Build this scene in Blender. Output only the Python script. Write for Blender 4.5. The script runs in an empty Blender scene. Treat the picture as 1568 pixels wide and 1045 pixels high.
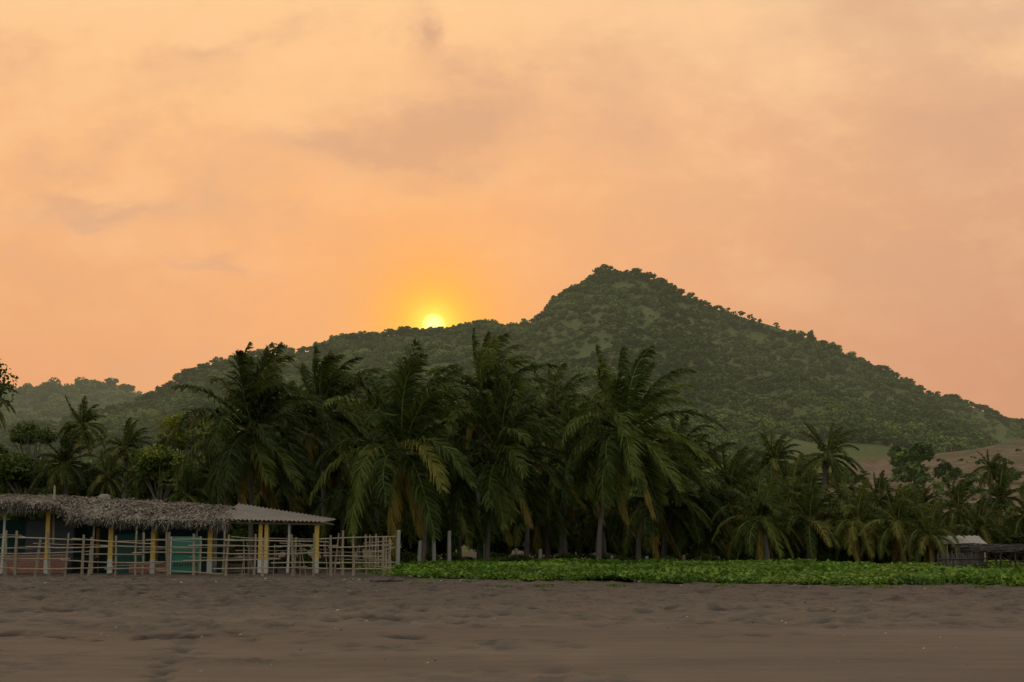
import bpy, math, random
import numpy as np
random.seed(7); rng=np.random.default_rng(7)
sc=bpy.context.scene
F=2178.0; PITCH=math.atan(307.5/F); CP,SP=math.cos(PITCH),math.sin(PITCH); EYE=1.6
def W(px,py,Y):
    a=(px-784)/F; b=(522.5-py)/F
    dx,dy,dz=a,CP-b*SP,SP+b*CP
    t=Y/dy
    return (dx*t,Y,EYE+dz*t)
def TANE(py):
    b=(522.5-py)/F
    return (SP+b*CP)/(CP-b*SP)
def X(px,Y): return W(px,830,Y)[0]
# ---------------------------------------------------------------- mesh helpers
def mesh(name,V,Q,mats=(),matidx=None,tint=None,smooth=False):
    V=np.asarray(V,dtype=np.float32).reshape(-1,3); Q=np.asarray(Q,dtype=np.int32).reshape(-1,4)
    me=bpy.data.meshes.new(name)
    me.vertices.add(len(V)); me.vertices.foreach_set('co',V.ravel())
    me.loops.add(len(Q)*4); me.loops.foreach_set('vertex_index',Q.ravel())
    me.polygons.add(len(Q)); me.polygons.foreach_set('loop_start',np.arange(len(Q),dtype=np.int32)*4)
    try: me.polygons.foreach_set('loop_total',np.full(len(Q),4,dtype=np.int32))
    except Exception: pass
    for m in mats: me.materials.append(m)
    if matidx is not None: me.polygons.foreach_set('material_index',np.asarray(matidx,dtype=np.int32))
    me.polygons.foreach_set('use_smooth',np.full(len(Q),smooth,dtype=bool))
    if tint is not None:
        at=me.attributes.new('tint','FLOAT','POINT'); at.data.foreach_set('value',np.asarray(tint,dtype=np.float32))
    me.update(calc_edges=True); me.validate()
    return me
def obj(name,me,parent=None,link=True,loc=(0,0,0)):
    o=bpy.data.objects.new(name,me); o.location=loc
    if link: sc.collection.objects.link(o)
    if parent: o.parent=parent
    return o
def empty(name,loc=(0,0,0)):
    o=bpy.data.objects.new(name,None); o.location=loc; sc.collection.objects.link(o); return o
class Acc:
    def __init__(s): s.V=[];s.Q=[];s.M=[];s.T=[];s.n=0
    def add(s,V,Q,m=0,t=0.5):
        V=np.asarray(V,float).reshape(-1,3);Q=np.asarray(Q,int).reshape(-1,4)
        s.V.append(V);s.Q.append(Q+s.n);s.M.append(np.full(len(Q),m))
        s.T.append(np.full(len(V),t) if np.isscalar(t) else np.asarray(t)); s.n+=len(V)
    def mesh(s,name,mats,smooth=False):
        return mesh(name,np.vstack(s.V),np.vstack(s.Q),mats,np.concatenate(s.M),np.concatenate(s.T),smooth)
def tube(acc,P,R,sides=6,m=0,t=0.5):
    P=np.asarray(P,float); R=np.asarray(R,float); n=len(P)
    T=np.gradient(P,axis=0); T/=np.linalg.norm(T,axis=1)[:,None]+1e-9
    ref=np.array([0,0,1.]) if abs(T[:,2]).mean()<0.8 else np.array([1.,0,0])
    A=np.cross(T,ref); A/=np.linalg.norm(A,axis=1)[:,None]+1e-9; B=np.cross(T,A)
    th=np.arange(sides)/sides*2*math.pi
    V=P[:,None,:]+R[:,None,None]*(A[:,None,:]*np.cos(th)[None,:,None]+B[:,None,:]*np.sin(th)[None,:,None])
    i=np.arange(n-1)[:,None];j=np.arange(sides)[None,:];k=(j+1)%sides
    Q=np.stack([i*sides+j,i*sides+k,(i+1)*sides+k,(i+1)*sides+j],-1).reshape(-1,4)
    V=V.reshape(-1,3)
    caps=[[(n-1)*sides+0,(n-1)*sides+1,(n-1)*sides+2,(n-1)*sides+sides-1]]
    if sides>=6: caps.append([(n-1)*sides+2,(n-1)*sides+3,(n-1)*sides+4,(n-1)*sides+5])
    acc.add(V,np.vstack([Q,caps]),m,t)
def stick(acc,p0,p1,r0,r1,bend=0.03,m=0,t=None,sides=6,seg=5):
    p0=np.array(p0,float);p1=np.array(p1,float);u=np.linspace(0,1,seg+1)
    L=np.linalg.norm(p1-p0); P=p0+(p1-p0)*u[:,None]
    P=P+rng.normal(0,bend*L*0.35,(1,3))*np.sin(u*math.pi)[:,None]+rng.normal(0,bend*L*0.12,(seg+1,3))
    tube(acc,P,r0+(r1-r0)*u,sides,m,random.random() if t is None else t)
def box(acc,x0,x1,y0,y1,z0,z1,m=0,t=0.5):
    V=[(x,y,z) for z in(z0,z1) for y in(y0,y1) for x in(x0,x1)]
    acc.add(V,[(0,2,3,1),(4,5,7,6),(0,1,5,4),(2,6,7,3),(0,4,6,2),(1,3,7,5)],m,t)
def h2(ix,iy,s):
    n=(ix*374761393+iy*668265263+s*974634777)&0xffffffff
    n=((n^(n>>13))*1274126177)&0xffffffff
    return ((n^(n>>16))&0xffff)/65535.0
def vn(x,y,s=0):
    x=np.asarray(x,float);y=np.asarray(y,float)
    ix=np.floor(x).astype(np.int64);iy=np.floor(y).astype(np.int64);fx=x-ix;fy=y-iy
    fx=fx*fx*(3-2*fx);fy=fy*fy*(3-2*fy)
    return (h2(ix,iy,s)*(1-fx)+h2(ix+1,iy,s)*fx)*(1-fy)+(h2(ix,iy+1,s)*(1-fx)+h2(ix+1,iy+1,s)*fx)*fy
def fbm(x,y,s=0,o=4):
    r=0;a=0.5
    for k in range(o): r=r+a*(vn(x*2**k,y*2**k,s+k)-0.5)*2; a*=0.5
    return r
# ---------------------------------------------------------------- materials
def newmat(name):
    m=bpy.data.materials.new(name); m.use_nodes=True; nt=m.node_tree; nt.nodes.clear()
    out=nt.nodes.new('ShaderNodeOutputMaterial'); return m,nt,out
def N(nt,t,**k):
    n=nt.nodes.new(t)
    for a,b in k.items(): setattr(n,a,b)
    return n
def math_(nt,op,a,b=None,c=None,clamp=False):
    n=nt.nodes.new('ShaderNodeMath'); n.operation=op; n.use_clamp=clamp
    for i,v in enumerate((a,b,c)):
        if v is None: continue
        if isinstance(v,(int,float)): n.inputs[i].default_value=v
        else: nt.links.new(v,n.inputs[i])
    return n.outputs[0]
def mixc(nt,f,a,b,blend='MIX'):
    n=nt.nodes.new('ShaderNodeMix'); n.data_type='RGBA'; n.blend_type=blend
    for s,v in ((n.inputs[0],f),(n.inputs[6],a),(n.inputs[7],b)):
        if isinstance(v,(int,float)): s.default_value=v
        elif isinstance(v,tuple): s.default_value=(*v,1)
        else: nt.links.new(v,s)
    return n.outputs[2]
def noise(nt,scale,detail=4,rough=0.55,vec=None):
    n=nt.nodes.new('ShaderNodeTexNoise'); n.inputs['Scale'].default_value=scale; n.inputs['Detail'].default_value=detail; n.inputs['Roughness'].default_value=rough
    if vec is not None: nt.links.new(vec,n.inputs['Vector'])
    return n.outputs['Fac']
def pos(nt): return N(nt,'ShaderNodeNewGeometry').outputs['Position']
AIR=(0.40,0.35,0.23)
def haze(nt,shader,k):  # aerial haze put into the material as emission, growing with world Y
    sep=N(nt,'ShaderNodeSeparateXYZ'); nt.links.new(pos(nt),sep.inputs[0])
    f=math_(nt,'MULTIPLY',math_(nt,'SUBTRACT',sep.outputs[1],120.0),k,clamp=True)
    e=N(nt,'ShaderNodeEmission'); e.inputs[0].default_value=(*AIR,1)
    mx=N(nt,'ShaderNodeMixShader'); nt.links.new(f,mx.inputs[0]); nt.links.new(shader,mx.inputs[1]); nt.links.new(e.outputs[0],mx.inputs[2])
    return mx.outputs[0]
def leafmat(name,ca,cb,cc=None,tr=0.3,hz=0.0,rough=0.55,spec=0.25):
    m,nt,out=newmat(name)
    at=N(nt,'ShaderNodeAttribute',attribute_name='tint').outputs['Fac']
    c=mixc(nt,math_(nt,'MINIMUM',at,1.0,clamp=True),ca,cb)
    if cc:
        f=math_(nt,'MULTIPLY',math_(nt,'SUBTRACT',at,1.0),1.0,clamp=True)
        c=mixc(nt,f,c,cc)
    oi=N(nt,'ShaderNodeObjectInfo').outputs['Random']
    v=math_(nt,'ADD',math_(nt,'MULTIPLY',oi,0.6),0.7)
    c=mixc(nt,1.0,c,v,'MULTIPLY')
    b=N(nt,'ShaderNodeBsdfPrincipled'); nt.links.new(c,b.inputs['Base Color']); b.inputs['Roughness'].default_value=rough; b.inputs['Specular IOR Level'].default_value=spec
    s=b.outputs[0]
    if tr>0:
        t=N(nt,'ShaderNodeBsdfTranslucent'); nt.links.new(c,t.inputs[0])
        mx=N(nt,'ShaderNodeMixShader'); mx.inputs[0].default_value=tr; nt.links.new(b.outputs[0],mx.inputs[1]); nt.links.new(t.outputs[0],mx.inputs[2])
        s=mx.outputs[0]
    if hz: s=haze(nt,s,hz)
    nt.links.new(s,out.inputs[0]); return m
def woodmat(name,ca,cb,scale=6,rough=0.85,bump=0.3):
    m,nt,out=newmat(name)
    at=N(nt,'ShaderNodeAttribute',attribute_name='tint').outputs['Fac']
    nf=noise(nt,scale,4,0.6,pos(nt))
    f=math_(nt,'ADD',math_(nt,'MULTIPLY',at,0.6),math_(nt,'MULTIPLY',math_(nt,'SUBTRACT',nf,0.3),0.9),clamp=True)
    c=mixc(nt,f,ca,cb)
    b=N(nt,'ShaderNodeBsdfPrincipled'); nt.links.new(c,b.inputs['Base Color']); b.inputs['Roughness'].default_value=rough; b.inputs['Specular IOR Level'].default_value=0.2
    bp=N(nt,'ShaderNodeBump'); bp.inputs['Strength'].default_value=bump; bp.inputs['Distance'].default_value=0.02; nt.links.new(nf,bp.inputs['Height']); nt.links.new(bp.outputs[0],b.inputs['Normal'])
    nt.links.new(b.outputs[0],out.inputs[0]); return m
M_frond=leafmat('palm_frond',(0.030,0.048,0.009),(0.110,0.135,0.024),(0.29,0.21,0.045),tr=0.35,rough=0.5,spec=0.15)
M_rach=leafmat('palm_rachis',(0.14,0.14,0.03),(0.24,0.20,0.06),tr=0.0)
M_bark=woodmat('palm_bark',(0.07,0.06,0.05),(0.24,0.20,0.16),9)
M_nut=woodmat('coconut_husk',(0.08,0.08,0.02),(0.16,0.10,0.03),5)
M_leafnear=leafmat('broad_leaf',(0.020,0.038,0.008),(0.085,0.115,0.020),(0.26,0.27,0.03),tr=0.3,spec=.12)
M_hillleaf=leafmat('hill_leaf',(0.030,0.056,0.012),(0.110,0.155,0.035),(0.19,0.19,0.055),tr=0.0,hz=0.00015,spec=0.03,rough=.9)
M_vine=leafmat('beach_vine_leaf',(0.060,0.125,0.012),(0.17,0.28,0.03),(0.32,0.29,0.05),tr=0.3,rough=0.5,spec=0.15)
M_wood=woodmat('weathered_stick',(0.17,0.13,0.085),(0.42,0.34,0.235),8)
M_darkwood=woodmat('dark_wood',(0.03,0.025,0.02),(0.10,0.08,0.06),8)
M_thatch=woodmat('palm_thatch',(0.075,0.062,0.045),(0.34,0.285,0.225),4)
M_thatchd=woodmat('old_thatch',(0.03,0.025,0.02),(0.10,0.08,0.06),4)
M_yellow=woodmat('yellow_paint',(0.42,0.27,0.05),(0.62,0.42,0.10),5,0.6,0.1)
M_white=woodmat('white_paint',(0.34,0.31,0.26),(0.56,0.53,0.46),5,0.6,0.1)
M_teal=woodmat('teal_wall_paint',(0.02,0.07,0.065),(0.05,0.13,0.11),2,0.7,0.1)
M_blue=woodmat('grey_blue_wall',(0.07,0.085,0.09),(0.13,0.14,0.14),2,0.7,0.1)
M_green=woodmat('green_door_paint',(0.02,0.11,0.075),(0.05,0.17,0.12),5,0.5,0.1)
M_tin=woodmat('tin_sheet',(0.13,0.11,0.09),(0.32,0.28,0.235),1.3,0.6,0.1)
M_conc=woodmat('concrete',(0.20,0.18,0.15),(0.44,0.40,0.35),5)
def brickmat():
    m,nt,out=newmat('red_brick'); br=N(nt,'ShaderNodeTexBrick'); mp=N(nt,'ShaderNodeMapping'); mp.inputs['Rotation'].default_value=(math.radians(90),0,0)
    nt.links.new(pos(nt),mp.inputs[0]); nt.links.new(mp.outputs[0],br.inputs[0]); br.inputs['Scale'].default_value=2.2
    br.inputs['Color1'].default_value=(0.32,0.10,0.05,1);br.inputs['Color2'].default_value=(0.22,0.08,0.05,1);br.inputs['Mortar'].default_value=(0.3,0.27,0.22,1)
    b=N(nt,'ShaderNodeBsdfPrincipled'); nt.links.new(br.outputs[0],b.inputs['Base Color']); b.inputs['Roughness'].default_value=0.9; nt.links.new(b.outputs[0],out.inputs[0]); return m
M_brick=brickmat()
# ---------------------------------------------------------------- ground
def groundmat():
    m,nt,out=newmat('volcanic_sand'); P=pos(nt)
    sep=N(nt,'ShaderNodeSeparateXYZ'); nt.links.new(P,sep.inputs[0])
    mp=N(nt,'ShaderNodeMapping'); mp.inputs['Scale'].default_value=(0.3,1.0,1.0); nt.links.new(P,mp.inputs[0])
    n1=noise(nt,0.22,5,0.6,mp.outputs[0]); n2=noise(nt,2.2,6,0.65,mp.outputs[0]); n3=noise(nt,40,3,0.7,P); n4=noise(nt,1.7,4,0.8,P)
    c=mixc(nt,math_(nt,'MULTIPLY',math_(nt,'SUBTRACT',n1,0.35),3.0,clamp=True),(0.128,0.098,0.071),(0.198,0.155,0.114))
    c=mixc(nt,math_(nt,'MULTIPLY',math_(nt,'SUBTRACT',n2,0.40),3.0,clamp=True),mixc(nt,1.0,c,(0.78,0.77,0.76),'MULTIPLY'),c)
    c=mixc(nt,math_(nt,'MULTIPLY',math_(nt,'SUBTRACT',n3,0.35),1.6,clamp=True),mixc(nt,1.0,c,(0.82,0.82,0.82),'MULTIPLY'),c)
    up=math_(nt,'DIVIDE',math_(nt,'ADD',math_(nt,'SUBTRACT',sep.outputs[1],30.0),math_(nt,'MULTIPLY',math_(nt,'SUBTRACT',n1,0.5),40.0)),18.0,clamp=True)
    c=mixc(nt,up,c,mixc(nt,1.0,c,(0.80,0.79,0.79),'MULTIPLY'))
    tr=math_(nt,'MULTIPLY',math_(nt,'MULTIPLY',math_(nt,'SUBTRACT',n4,0.52),12.0,clamp=True),math_(nt,'ADD',math_(nt,'MULTIPLY',up,0.72),0.08))
    c=mixc(nt,tr,c,mixc(nt,1.0,c,(0.42,0.40,0.40),'MULTIPLY'))  # dark spots painted as the shade of tracks on the upper beach
    # shade inside the footprint hollows, painted into the sand colour
    at=N(nt,'ShaderNodeAttribute',attribute_name='tint').outputs['Fac']
    c=mixc(nt,math_(nt,'MULTIPLY',math_(nt,'SUBTRACT',at,0.15),1.3,clamp=True),c,mixc(nt,1.0,c,(0.40,0.39,0.40),'MULTIPLY'))
    far=math_(nt,'DIVIDE',math_(nt,'ADD',math_(nt,'SUBTRACT',sep.outputs[1],80.0),math_(nt,'MULTIPLY',math_(nt,'SUBTRACT',n1,0.5),12.0)),4.0,clamp=True)
    c=mixc(nt,far,c,(0.045,0.038,0.022))
    b=N(nt,'ShaderNodeBsdfPrincipled'); nt.links.new(c,b.inputs['Base Color'])
    b.inputs['Roughness'].default_value=0.75; b.inputs['Specular IOR Level'].default_value=0.25
    hh=math_(nt,'ADD',math_(nt,'MULTIPLY',n2,0.10),math_(nt,'MULTIPLY',n3,0.012)); hh=math_(nt,'ADD',hh,math_(nt,'MULTIPLY',math_(nt,'MULTIPLY',n4,-0.25),up))
    bp=N(nt,'ShaderNodeBump'); bp.inputs['Strength'].default_value=0.9; bp.inputs['Distance'].default_value=1.0; nt.links.new(hh,bp.inputs['Height']); nt.links.new(bp.outputs[0],b.inputs['Normal'])
    nt.links.new(b.outputs[0],out.inputs[0]); return m
def grow(a,b,n): return a+(b-a)*(np.linspace(0,1,n)**3)
xs=np.concatenate([-grow(40,7000,26)[::-1],np.arange(-31.9,31.9,0.11),grow(40,7000,26)])
ys=[-7000,-3000,-1000,-400,-150,-50,-20,0,5,10]; y=12.
while y<75: ys.append(y); y+=0.05+y*0.0018
ys=np.concatenate([ys,75+grow(1,9000,34)])
GX,GY=np.meshgrid(xs,ys); 
near=np.clip((90-np.abs(GY-45))/40,0,1)*np.clip((60-np.abs(GX))/20,0,1)
churn=np.clip((GY-25+6*fbm(GX*0.15,GY*0.2,5))/14,0,1)*np.clip(0.8-GX/40,0.4,1)
churn=np.maximum(churn,0.2*np.clip(-GX/6,0,1))
GZ=near*(0.05*fbm(GX*0.12,GY*0.25,1)+churn*(0.11*fbm(GX*1.0,GY*1.3,11,3)+0.06*fbm(GX*3.3,GY*3.3,21,2))+0.012*fbm(GX*0.8,GY*2.0,31,3))
DENT_SHADE=np.zeros_like(GZ)  # painted shade of the dents, darkens the sand colour there
def dent(x,y,rx,ry,d,rim=.35,dent_shade=.6):
    i0,i1=np.searchsorted(ys,[y-3*ry,y+3*ry]); j0,j1=np.searchsorted(xs,[x-3*rx,x+3*rx])
    if i1<=i0 or j1<=j0: return
    r2=((GX[i0:i1,j0:j1]-x)/rx)**2+((GY[i0:i1,j0:j1]-y)/ry)**2
    GZ[i0:i1,j0:j1]+= -d*np.exp(-r2)+rim*d*np.exp(-((np.sqrt(r2)-1.5)/0.45)**2)
    DENT_SHADE[i0:i1,j0:j1]+=dent_shade*np.exp(-r2**1.5)
for k in range(2600):
    yy=rng.uniform(27,66); xx=rng.uniform(-0.38,0.38)*yy
    if rng.random()> (0.95 if xx<0 else 0.6): continue
    dent(xx,yy,rng.uniform(.13,.28),rng.uniform(.15,.35),rng.uniform(.07,.16),dent_shade=rng.uniform(.2,1))
for k in range(420):
    yy=rng.uniform(15,32); xx=rng.uniform(-0.38,0.1)*yy
    if vn(xx*0.25,yy*0.4,77)<0.55: continue
    dent(xx,yy,rng.uniform(.09,.17),rng.uniform(.12,.24),rng.uniform(.04,.08),dent_shade=rng.uniform(0,.6))
def G(px,py):
    e=TANE(py); Y=-EYE/e; return (W(px,py,Y)[0],Y)
for k in range(14):
    x,y=G(286-k*5+(k%2)*14,965+k*7.0); dent(x,y,.12,.30,.09,.2,1.1)
for (px,py,n,s,shd) in ((265,975,26,20,1.2),(85,937,14,26,1.1),(30,970,9,26,.9),(150,976,8,40,.8),(600,950,8,60,.6),(1150,972,6,50,.6),(335,970,9,30,.8),(40,905,12,50,.9),(1340,950,8,60,.6),(430,930,12,60,.7),(600,975,6,20,.6)):
    for k in range(n):
        x,y=G(px+rng.normal(0,s),py+rng.normal(0,2.5)); dent(x,y,rng.uniform(.12,.24),rng.uniform(.25,.45),rng.uniform(.04,.08),.15,shd)
nx,ny=len(xs),len(ys); I,J=np.meshgrid(np.arange(ny-1),np.arange(nx-1),indexing='ij')
Q=np.stack([I*nx+J,I*nx+J+1,(I+1)*nx+J+1,(I+1)*nx+J],-1).reshape(-1,4)
obj('sand_beach_ground',mesh('sand_beach_ground',np.stack([GX,GY,GZ],-1),Q,[groundmat()],tint=np.clip(DENT_SHADE,0,1).ravel(),smooth=True))
# ---------------------------------------------------------------- palms
def palm(name,px,py,bx,Y,R,nf=34,wind=0.3,yellow=0.0,lean=1.0,seed=0):
    r=np.random.default_rng(seed); A=Acc()
    top=np.array(W(px,py,Y)); base=np.array([X(bx,Y),Y+r.uniform(-1,1),-0.15])
    o=base.copy(); top-=o; base=base-o
    L0=R*Y/F*1.18
    u=np.linspace(0,1,16)
    P=base+(top-base)*u[:,None]; P[:,0]+= -(top[0]-base[0])*0.35*np.sin(u*math.pi)*lean+r.normal(0,0.12)*np.sin(u*math.pi*1.0)
    P[:,2]=base[2]+(top[2]-base[2])*u
    rad=(0.13+0.10*np.exp(-u*9)+0.03*(1-u))*r.uniform(.85,1.15)*(1+0.05*np.sin(np.arange(16)*2.4))
    tube(A,P,rad,8,1,r.random()*0.6)
    ga=2.39996
    for k in range(nf):
        q=(k+0.5)/nf; ph=k*ga+r.normal(0,.25); 
        th=math.radians(4+ (q**0.85)*124+r.normal(0,8))
        dead = q>0.9 and r.random()<0.6
        if dead: th=math.radians(150+r.normal(0,8))
        L=L0*r.uniform(.80,1.05)*(0.85 if q>0.85 else 1)*(0.82+0.18*min(1,q*6))
        n=40; st=L/n
        d=np.array([math.sin(th)*math.cos(ph),math.sin(th)*math.sin(ph),math.cos(th)])
        droop=r.uniform(0.8,1.8)*(0.6+0.7*q); wd=wind*r.uniform(.5,1.5)
        pts=[top.copy()]; ts=[]
        for i in range(n):
            f=(i/n)
            d=d+np.array([wd*2.3*f,0,-droop*(0.30+1.6*f)*max(0.25,math.sqrt(max(0,1-d[2]**2))+0.12)])/n*1.5
            d/=np.linalg.norm(d); ts.append(d.copy()); pts.append(pts[-1]+d*st)
        pts=np.array(pts);ts=np.array(ts+[ts[-1]])
        t0=r.random()**1.5*0.9
        if q>0.5 and r.random()<yellow*.85: t0=1.0+r.random()*0.5
        if dead: t0=1.9
        tube(A,pts[::4],np.linspace(0.055,0.012,n+1)[::4],4,2,min(t0,1))
        S=np.array([-math.sin(ph),math.cos(ph),0.])
        nl=62; w=np.linspace(0.12,0.995,nl); idx=w*n; i0=np.floor(idx).astype(int); fr=(idx-i0)[:,None]; i1=np.minimum(i0+1,n)
        B=pts[i0]*(1-fr)+pts[i1]*fr; T=ts[i0]
        S0=S-(T@S)[:,None]*T; S0/=np.linalg.norm(S0,axis=1)[:,None]; Nn=np.cross(S0,T); Nn*=np.sign(Nn[:,2:3]+1e-6)
        prof=(np.sin(np.clip((w-0.05)/0.95,0,1)**0.75*math.pi*0.97)**0.55)*0.21*L0
        for s in(-1,1):
            l=prof*r.uniform(.75,1.15,nl)
            D=S0*s*0.75+T*(0.55+0.5*w[:,None])+Nn*0.15+r.normal(0,.10,(nl,3)); D[:,0]+=wind*0.6
            if dead: D[:,2]-=1.2
            D/=np.linalg.norm(D,axis=1)[:,None]
            Mi=B+D*(l*0.45)[:,None]
            D2=D+np.array([wind*0.9,0,-0.85])*r.uniform(.5,1.5,(nl,1)); D2/=np.linalg.norm(D2,axis=1)[:,None]
            Ti=Mi+D2*(l*0.55)[:,None]
            ww=(T*0.75+r.normal(0,.4,(nl,3)))*0.055*(L0/5.5)
            V=np.stack([B-ww,B+ww,Mi-ww*0.95,Mi+ww*0.95,Ti-ww*0.15,Ti+ww*0.15],1).reshape(-1,3)
            b=np.arange(nl)[:,None]*6
            Qd=np.vstack([b+np.array([0,1,3,2]),b+np.array([2,3,5,4])])
            tv=np.repeat(t0+r.normal(0,.14,nl),6)
            if t0<1: tv=np.clip(tv,0,1)+np.tile([0,0,.05,.05,.2,.2],nl)*(0.5+yellow)
            A.add(V,Qd,0,tv)
    for k in range(int(r.integers(4,11))):
        a=r.uniform(0,6.28); c=top+np.array([math.cos(a)*.3,math.sin(a)*.3,-0.35-r.random()*.35]); h=np.linspace(-1,1,6)
        tube(A,c+np.stack([h*0,h*0,h*0.15],1),0.13*np.sqrt(1-h*h*0.96),6,3,r.random())
    stick(A,top-np.array([0,0,.5]),top+np.array([0,0,.5]),0.2,0.05,0.0,1,0.2)
    me=A.mesh(name,[M_frond,M_bark,M_rach,M_nut])
    return obj('coconut_palm',me,loc=tuple(o))
PALMS=[ # crown x,y, foot x, distance, frond reach, wind, yellow
(388,662,388,83,142,.34,.15),(493,640,500,93,116,.38,.1),(616,690,645,82,160,.24,.15),(742,612,735,98,112,.38,.05),
(768,700,745,83,134,.24,.15),(850,632,858,104,74,.3,.1),(962,665,918,81,136,.42,.1),(884,700,868,94,105,.3,.15),
(690,665,703,106,95,.3,.1),(556,655,575,106,92,.3,.5),(1050,755,1018,90,96,.3,.2),(1000,765,978,88,98,.3,.2),
(1118,752,1085,92,80,.3,.2),(1187,705,1190,118,50,.3,.1),(1215,760,1205,102,62,.25,.2),(1268,700,1265,106,56,.35,.1),
(1165,800,1172,84,78,.2,.5),(1240,800,1238,84,74,.2,.8),(1312,800,1318,83,72,.2,.9),(1375,802,1380,82,70,.2,.9),(1425,822,1428,80,56,.2,.7),
(1345,768,1345,102,44,.25,.3),(1468,780,1470,92,54,.35,.3),(1532,765,1535,94,54,.3,.2),(1518,722,1520,116,34,.3,.1),(1572,790,1578,86,54,.3,.2),
(1412,775,1412,112,34,.3,.1),(125,655,125,112,46,.3,.1),(100,712,106,96,60,.3,.1),(193,688,193,106,48,.25,.1),(240,730,240,98,56,.25,.8),
(440,735,440,98,95,.3,.4),(325,735,330,96,68,.3,.7),(545,770,550,92,82,.25,.4),(700,775,655,94,84,.25,.4),(825,780,838,96,84,.25,.3),
(925,790,905,98,72,.25,.3),(1095,800,1080,96,66,.25,.5),(650,745,665,100,80,.25,.3),(20,735,20,100,44,.3,.4),(1080,830,1075,90,52,.25,.5),(1010,815,1040,100,60,.25,.3),
(-28,610,-40,86,52,.3,.2),(800,660,805,108,80,.3,.2),(430,660,440,110,80,.3,.2),(1278,820,1280,88,60,.2,1.),(1345,825,1350,86,55,.2,.9),(1200,830,1200,88,55,.2,.8),
(1290,770,1290,98,54,.25,.7),(1145,770,1140,104,60,.25,.4),(1405,800,1408,96,52,.2,.8),(1235,745,1232,110,48,.25,.3),(1500,810,1502,84,48,.25,.4),(285,760,285,94,50,.25,.8),(165,735,165,92,44,.25,.5),
(345,690,350,104,80,.3,.4),(520,710,525,100,85,.3,.3),(915,690,925,104,85,.3,.1),(1040,690,1035,112,62,.3,.1)]
for i,(px,py,bx,Y,R,wd,yl) in enumerate(PALMS):
    palm('coconut_palm',px,py,bx,Y,R,nf=42 if R>100 else 30,wind=wd,yellow=yl,seed=(100 if i else 512)+i)
# ---------------------------------------------------------------- leaf masses
def leafcloud(A,c,rx,ry,rz,n,size,lumps=14,m=0,r=None,tb=0.0,flat=0.0):
    r=r or rng
    d=r.normal(0,1,(lumps,3)); d/=np.linalg.norm(d,axis=1)[:,None]; d*= (r.uniform(0.25,1,lumps)**0.5)[:,None]
    C=d*np.array([rx,ry,rz])*0.72; rad=r.uniform(0.28,0.5,lumps); tl=r.uniform(0,1,lumps)
    k=r.integers(0,lumps,n); e=r.normal(0,1,(n,3)); e/=np.linalg.norm(e,axis=1)[:,None]
    rr=r.uniform(.55,1.05,n)**0.7
    P=C[k]+e*(rad[k]*rr)[:,None]*np.array([rx,ry,rz*0.85])
    nn=e*0.7+r.normal(0,.6,(n,3))+np.array([0,0,.5]); nn/=np.linalg.norm(nn,axis=1)[:,None]
    a=np.cross(nn,r.normal(0,1,(n,3))); a/=np.linalg.norm(a,axis=1)[:,None]+1e-9; b=np.cross(nn,a)
    s=(size*r.uniform(.6,1.4,n))[:,None]
    V=np.stack([P-a*s,P-b*s*.55,P+a*s,P+b*s*.55],1).reshape(-1,3)+np.asarray(c)
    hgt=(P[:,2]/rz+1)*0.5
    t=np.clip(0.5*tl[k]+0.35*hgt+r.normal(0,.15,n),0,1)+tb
    A.add(V,np.arange(n*4).reshape(-1,4),m,np.repeat(t,4))
def make_bush(name,mat,n,size,seed,lumps=12,rz=0.8,z=0.55,tb=0.0):
    r=np.random.default_rng(seed); A=Acc()
    leafcloud(A,(0,0,z),1,1,rz,n,size,lumps,0,r,tb)
    return obj(name,A.mesh(name,[mat,M_bark]),link=False)
def coll(name,obs):
    c=bpy.data.collections.new(name)
    for o in obs: c.objects.link(o)
    return c
def scatter(name,P,S,RZ,c,ncol,idx=None):
    P=np.asarray(P,np.float32); n=len(P)
    me=bpy.data.meshes.new(name); me.vertices.add(n); me.vertices.foreach_set('co',P.ravel())
    a=me.attributes.new('s','FLOAT_VECTOR','POINT'); S=np.asarray(S,np.float32); S=S if S.ndim==2 else np.repeat(S[:,None],3,1); a.data.foreach_set('vector',S.ravel())
    a=me.attributes.new('rz','FLOAT','POINT'); a.data.foreach_set('value',np.asarray(RZ,np.float32))
    if idx is None: idx=rng.integers(0,ncol,n)
    a=me.attributes.new('idx','INT','POINT'); a.data.foreach_set('value',np.clip(idx,0,ncol-1).astype(np.int32))
    o=obj(name,me)
    g=bpy.data.node_groups.new(name,'GeometryNodeTree')
    g.interface.new_socket('Geometry',in_out='INPUT',socket_type='NodeSocketGeometry'); g.interface.new_socket('Geometry',in_out='OUTPUT',socket_type='NodeSocketGeometry')
    gi=g.nodes.new('NodeGroupInput');go=g.nodes.new('NodeGroupOutput');ip=g.nodes.new('GeometryNodeInstanceOnPoints')
    ci=g.nodes.new('GeometryNodeCollectionInfo'); ci.inputs['Collection'].default_value=c; ci.inputs['Separate Children'].default_value=True; ci.inputs['Reset Children'].default_value=True
    def na(nm,t):
        x=g.nodes.new('GeometryNodeInputNamedAttribute'); x.data_type=t; x.inputs['Name'].default_value=nm; return x.outputs['Attribute']
    cx=g.nodes.new('ShaderNodeCombineXYZ'); g.links.new(na('rz','FLOAT'),cx.inputs[2])
    g.links.new(gi.outputs[0],ip.inputs['Points']); g.links.new(ci.outputs[0],ip.inputs['Instance']); ip.inputs['Pick Instance'].default_value=True
    g.links.new(na('idx','INT'),ip.inputs['Instance Index']); g.links.new(cx.outputs[0],ip.inputs['Rotation']); g.links.new(na('s','FLOAT_VECTOR'),ip.inputs['Scale'])
    g.links.new(ip.outputs[0],go.inputs[0])
    md=o.modifiers.new('scatter','NODES'); md.node_group=g
    return o
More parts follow.
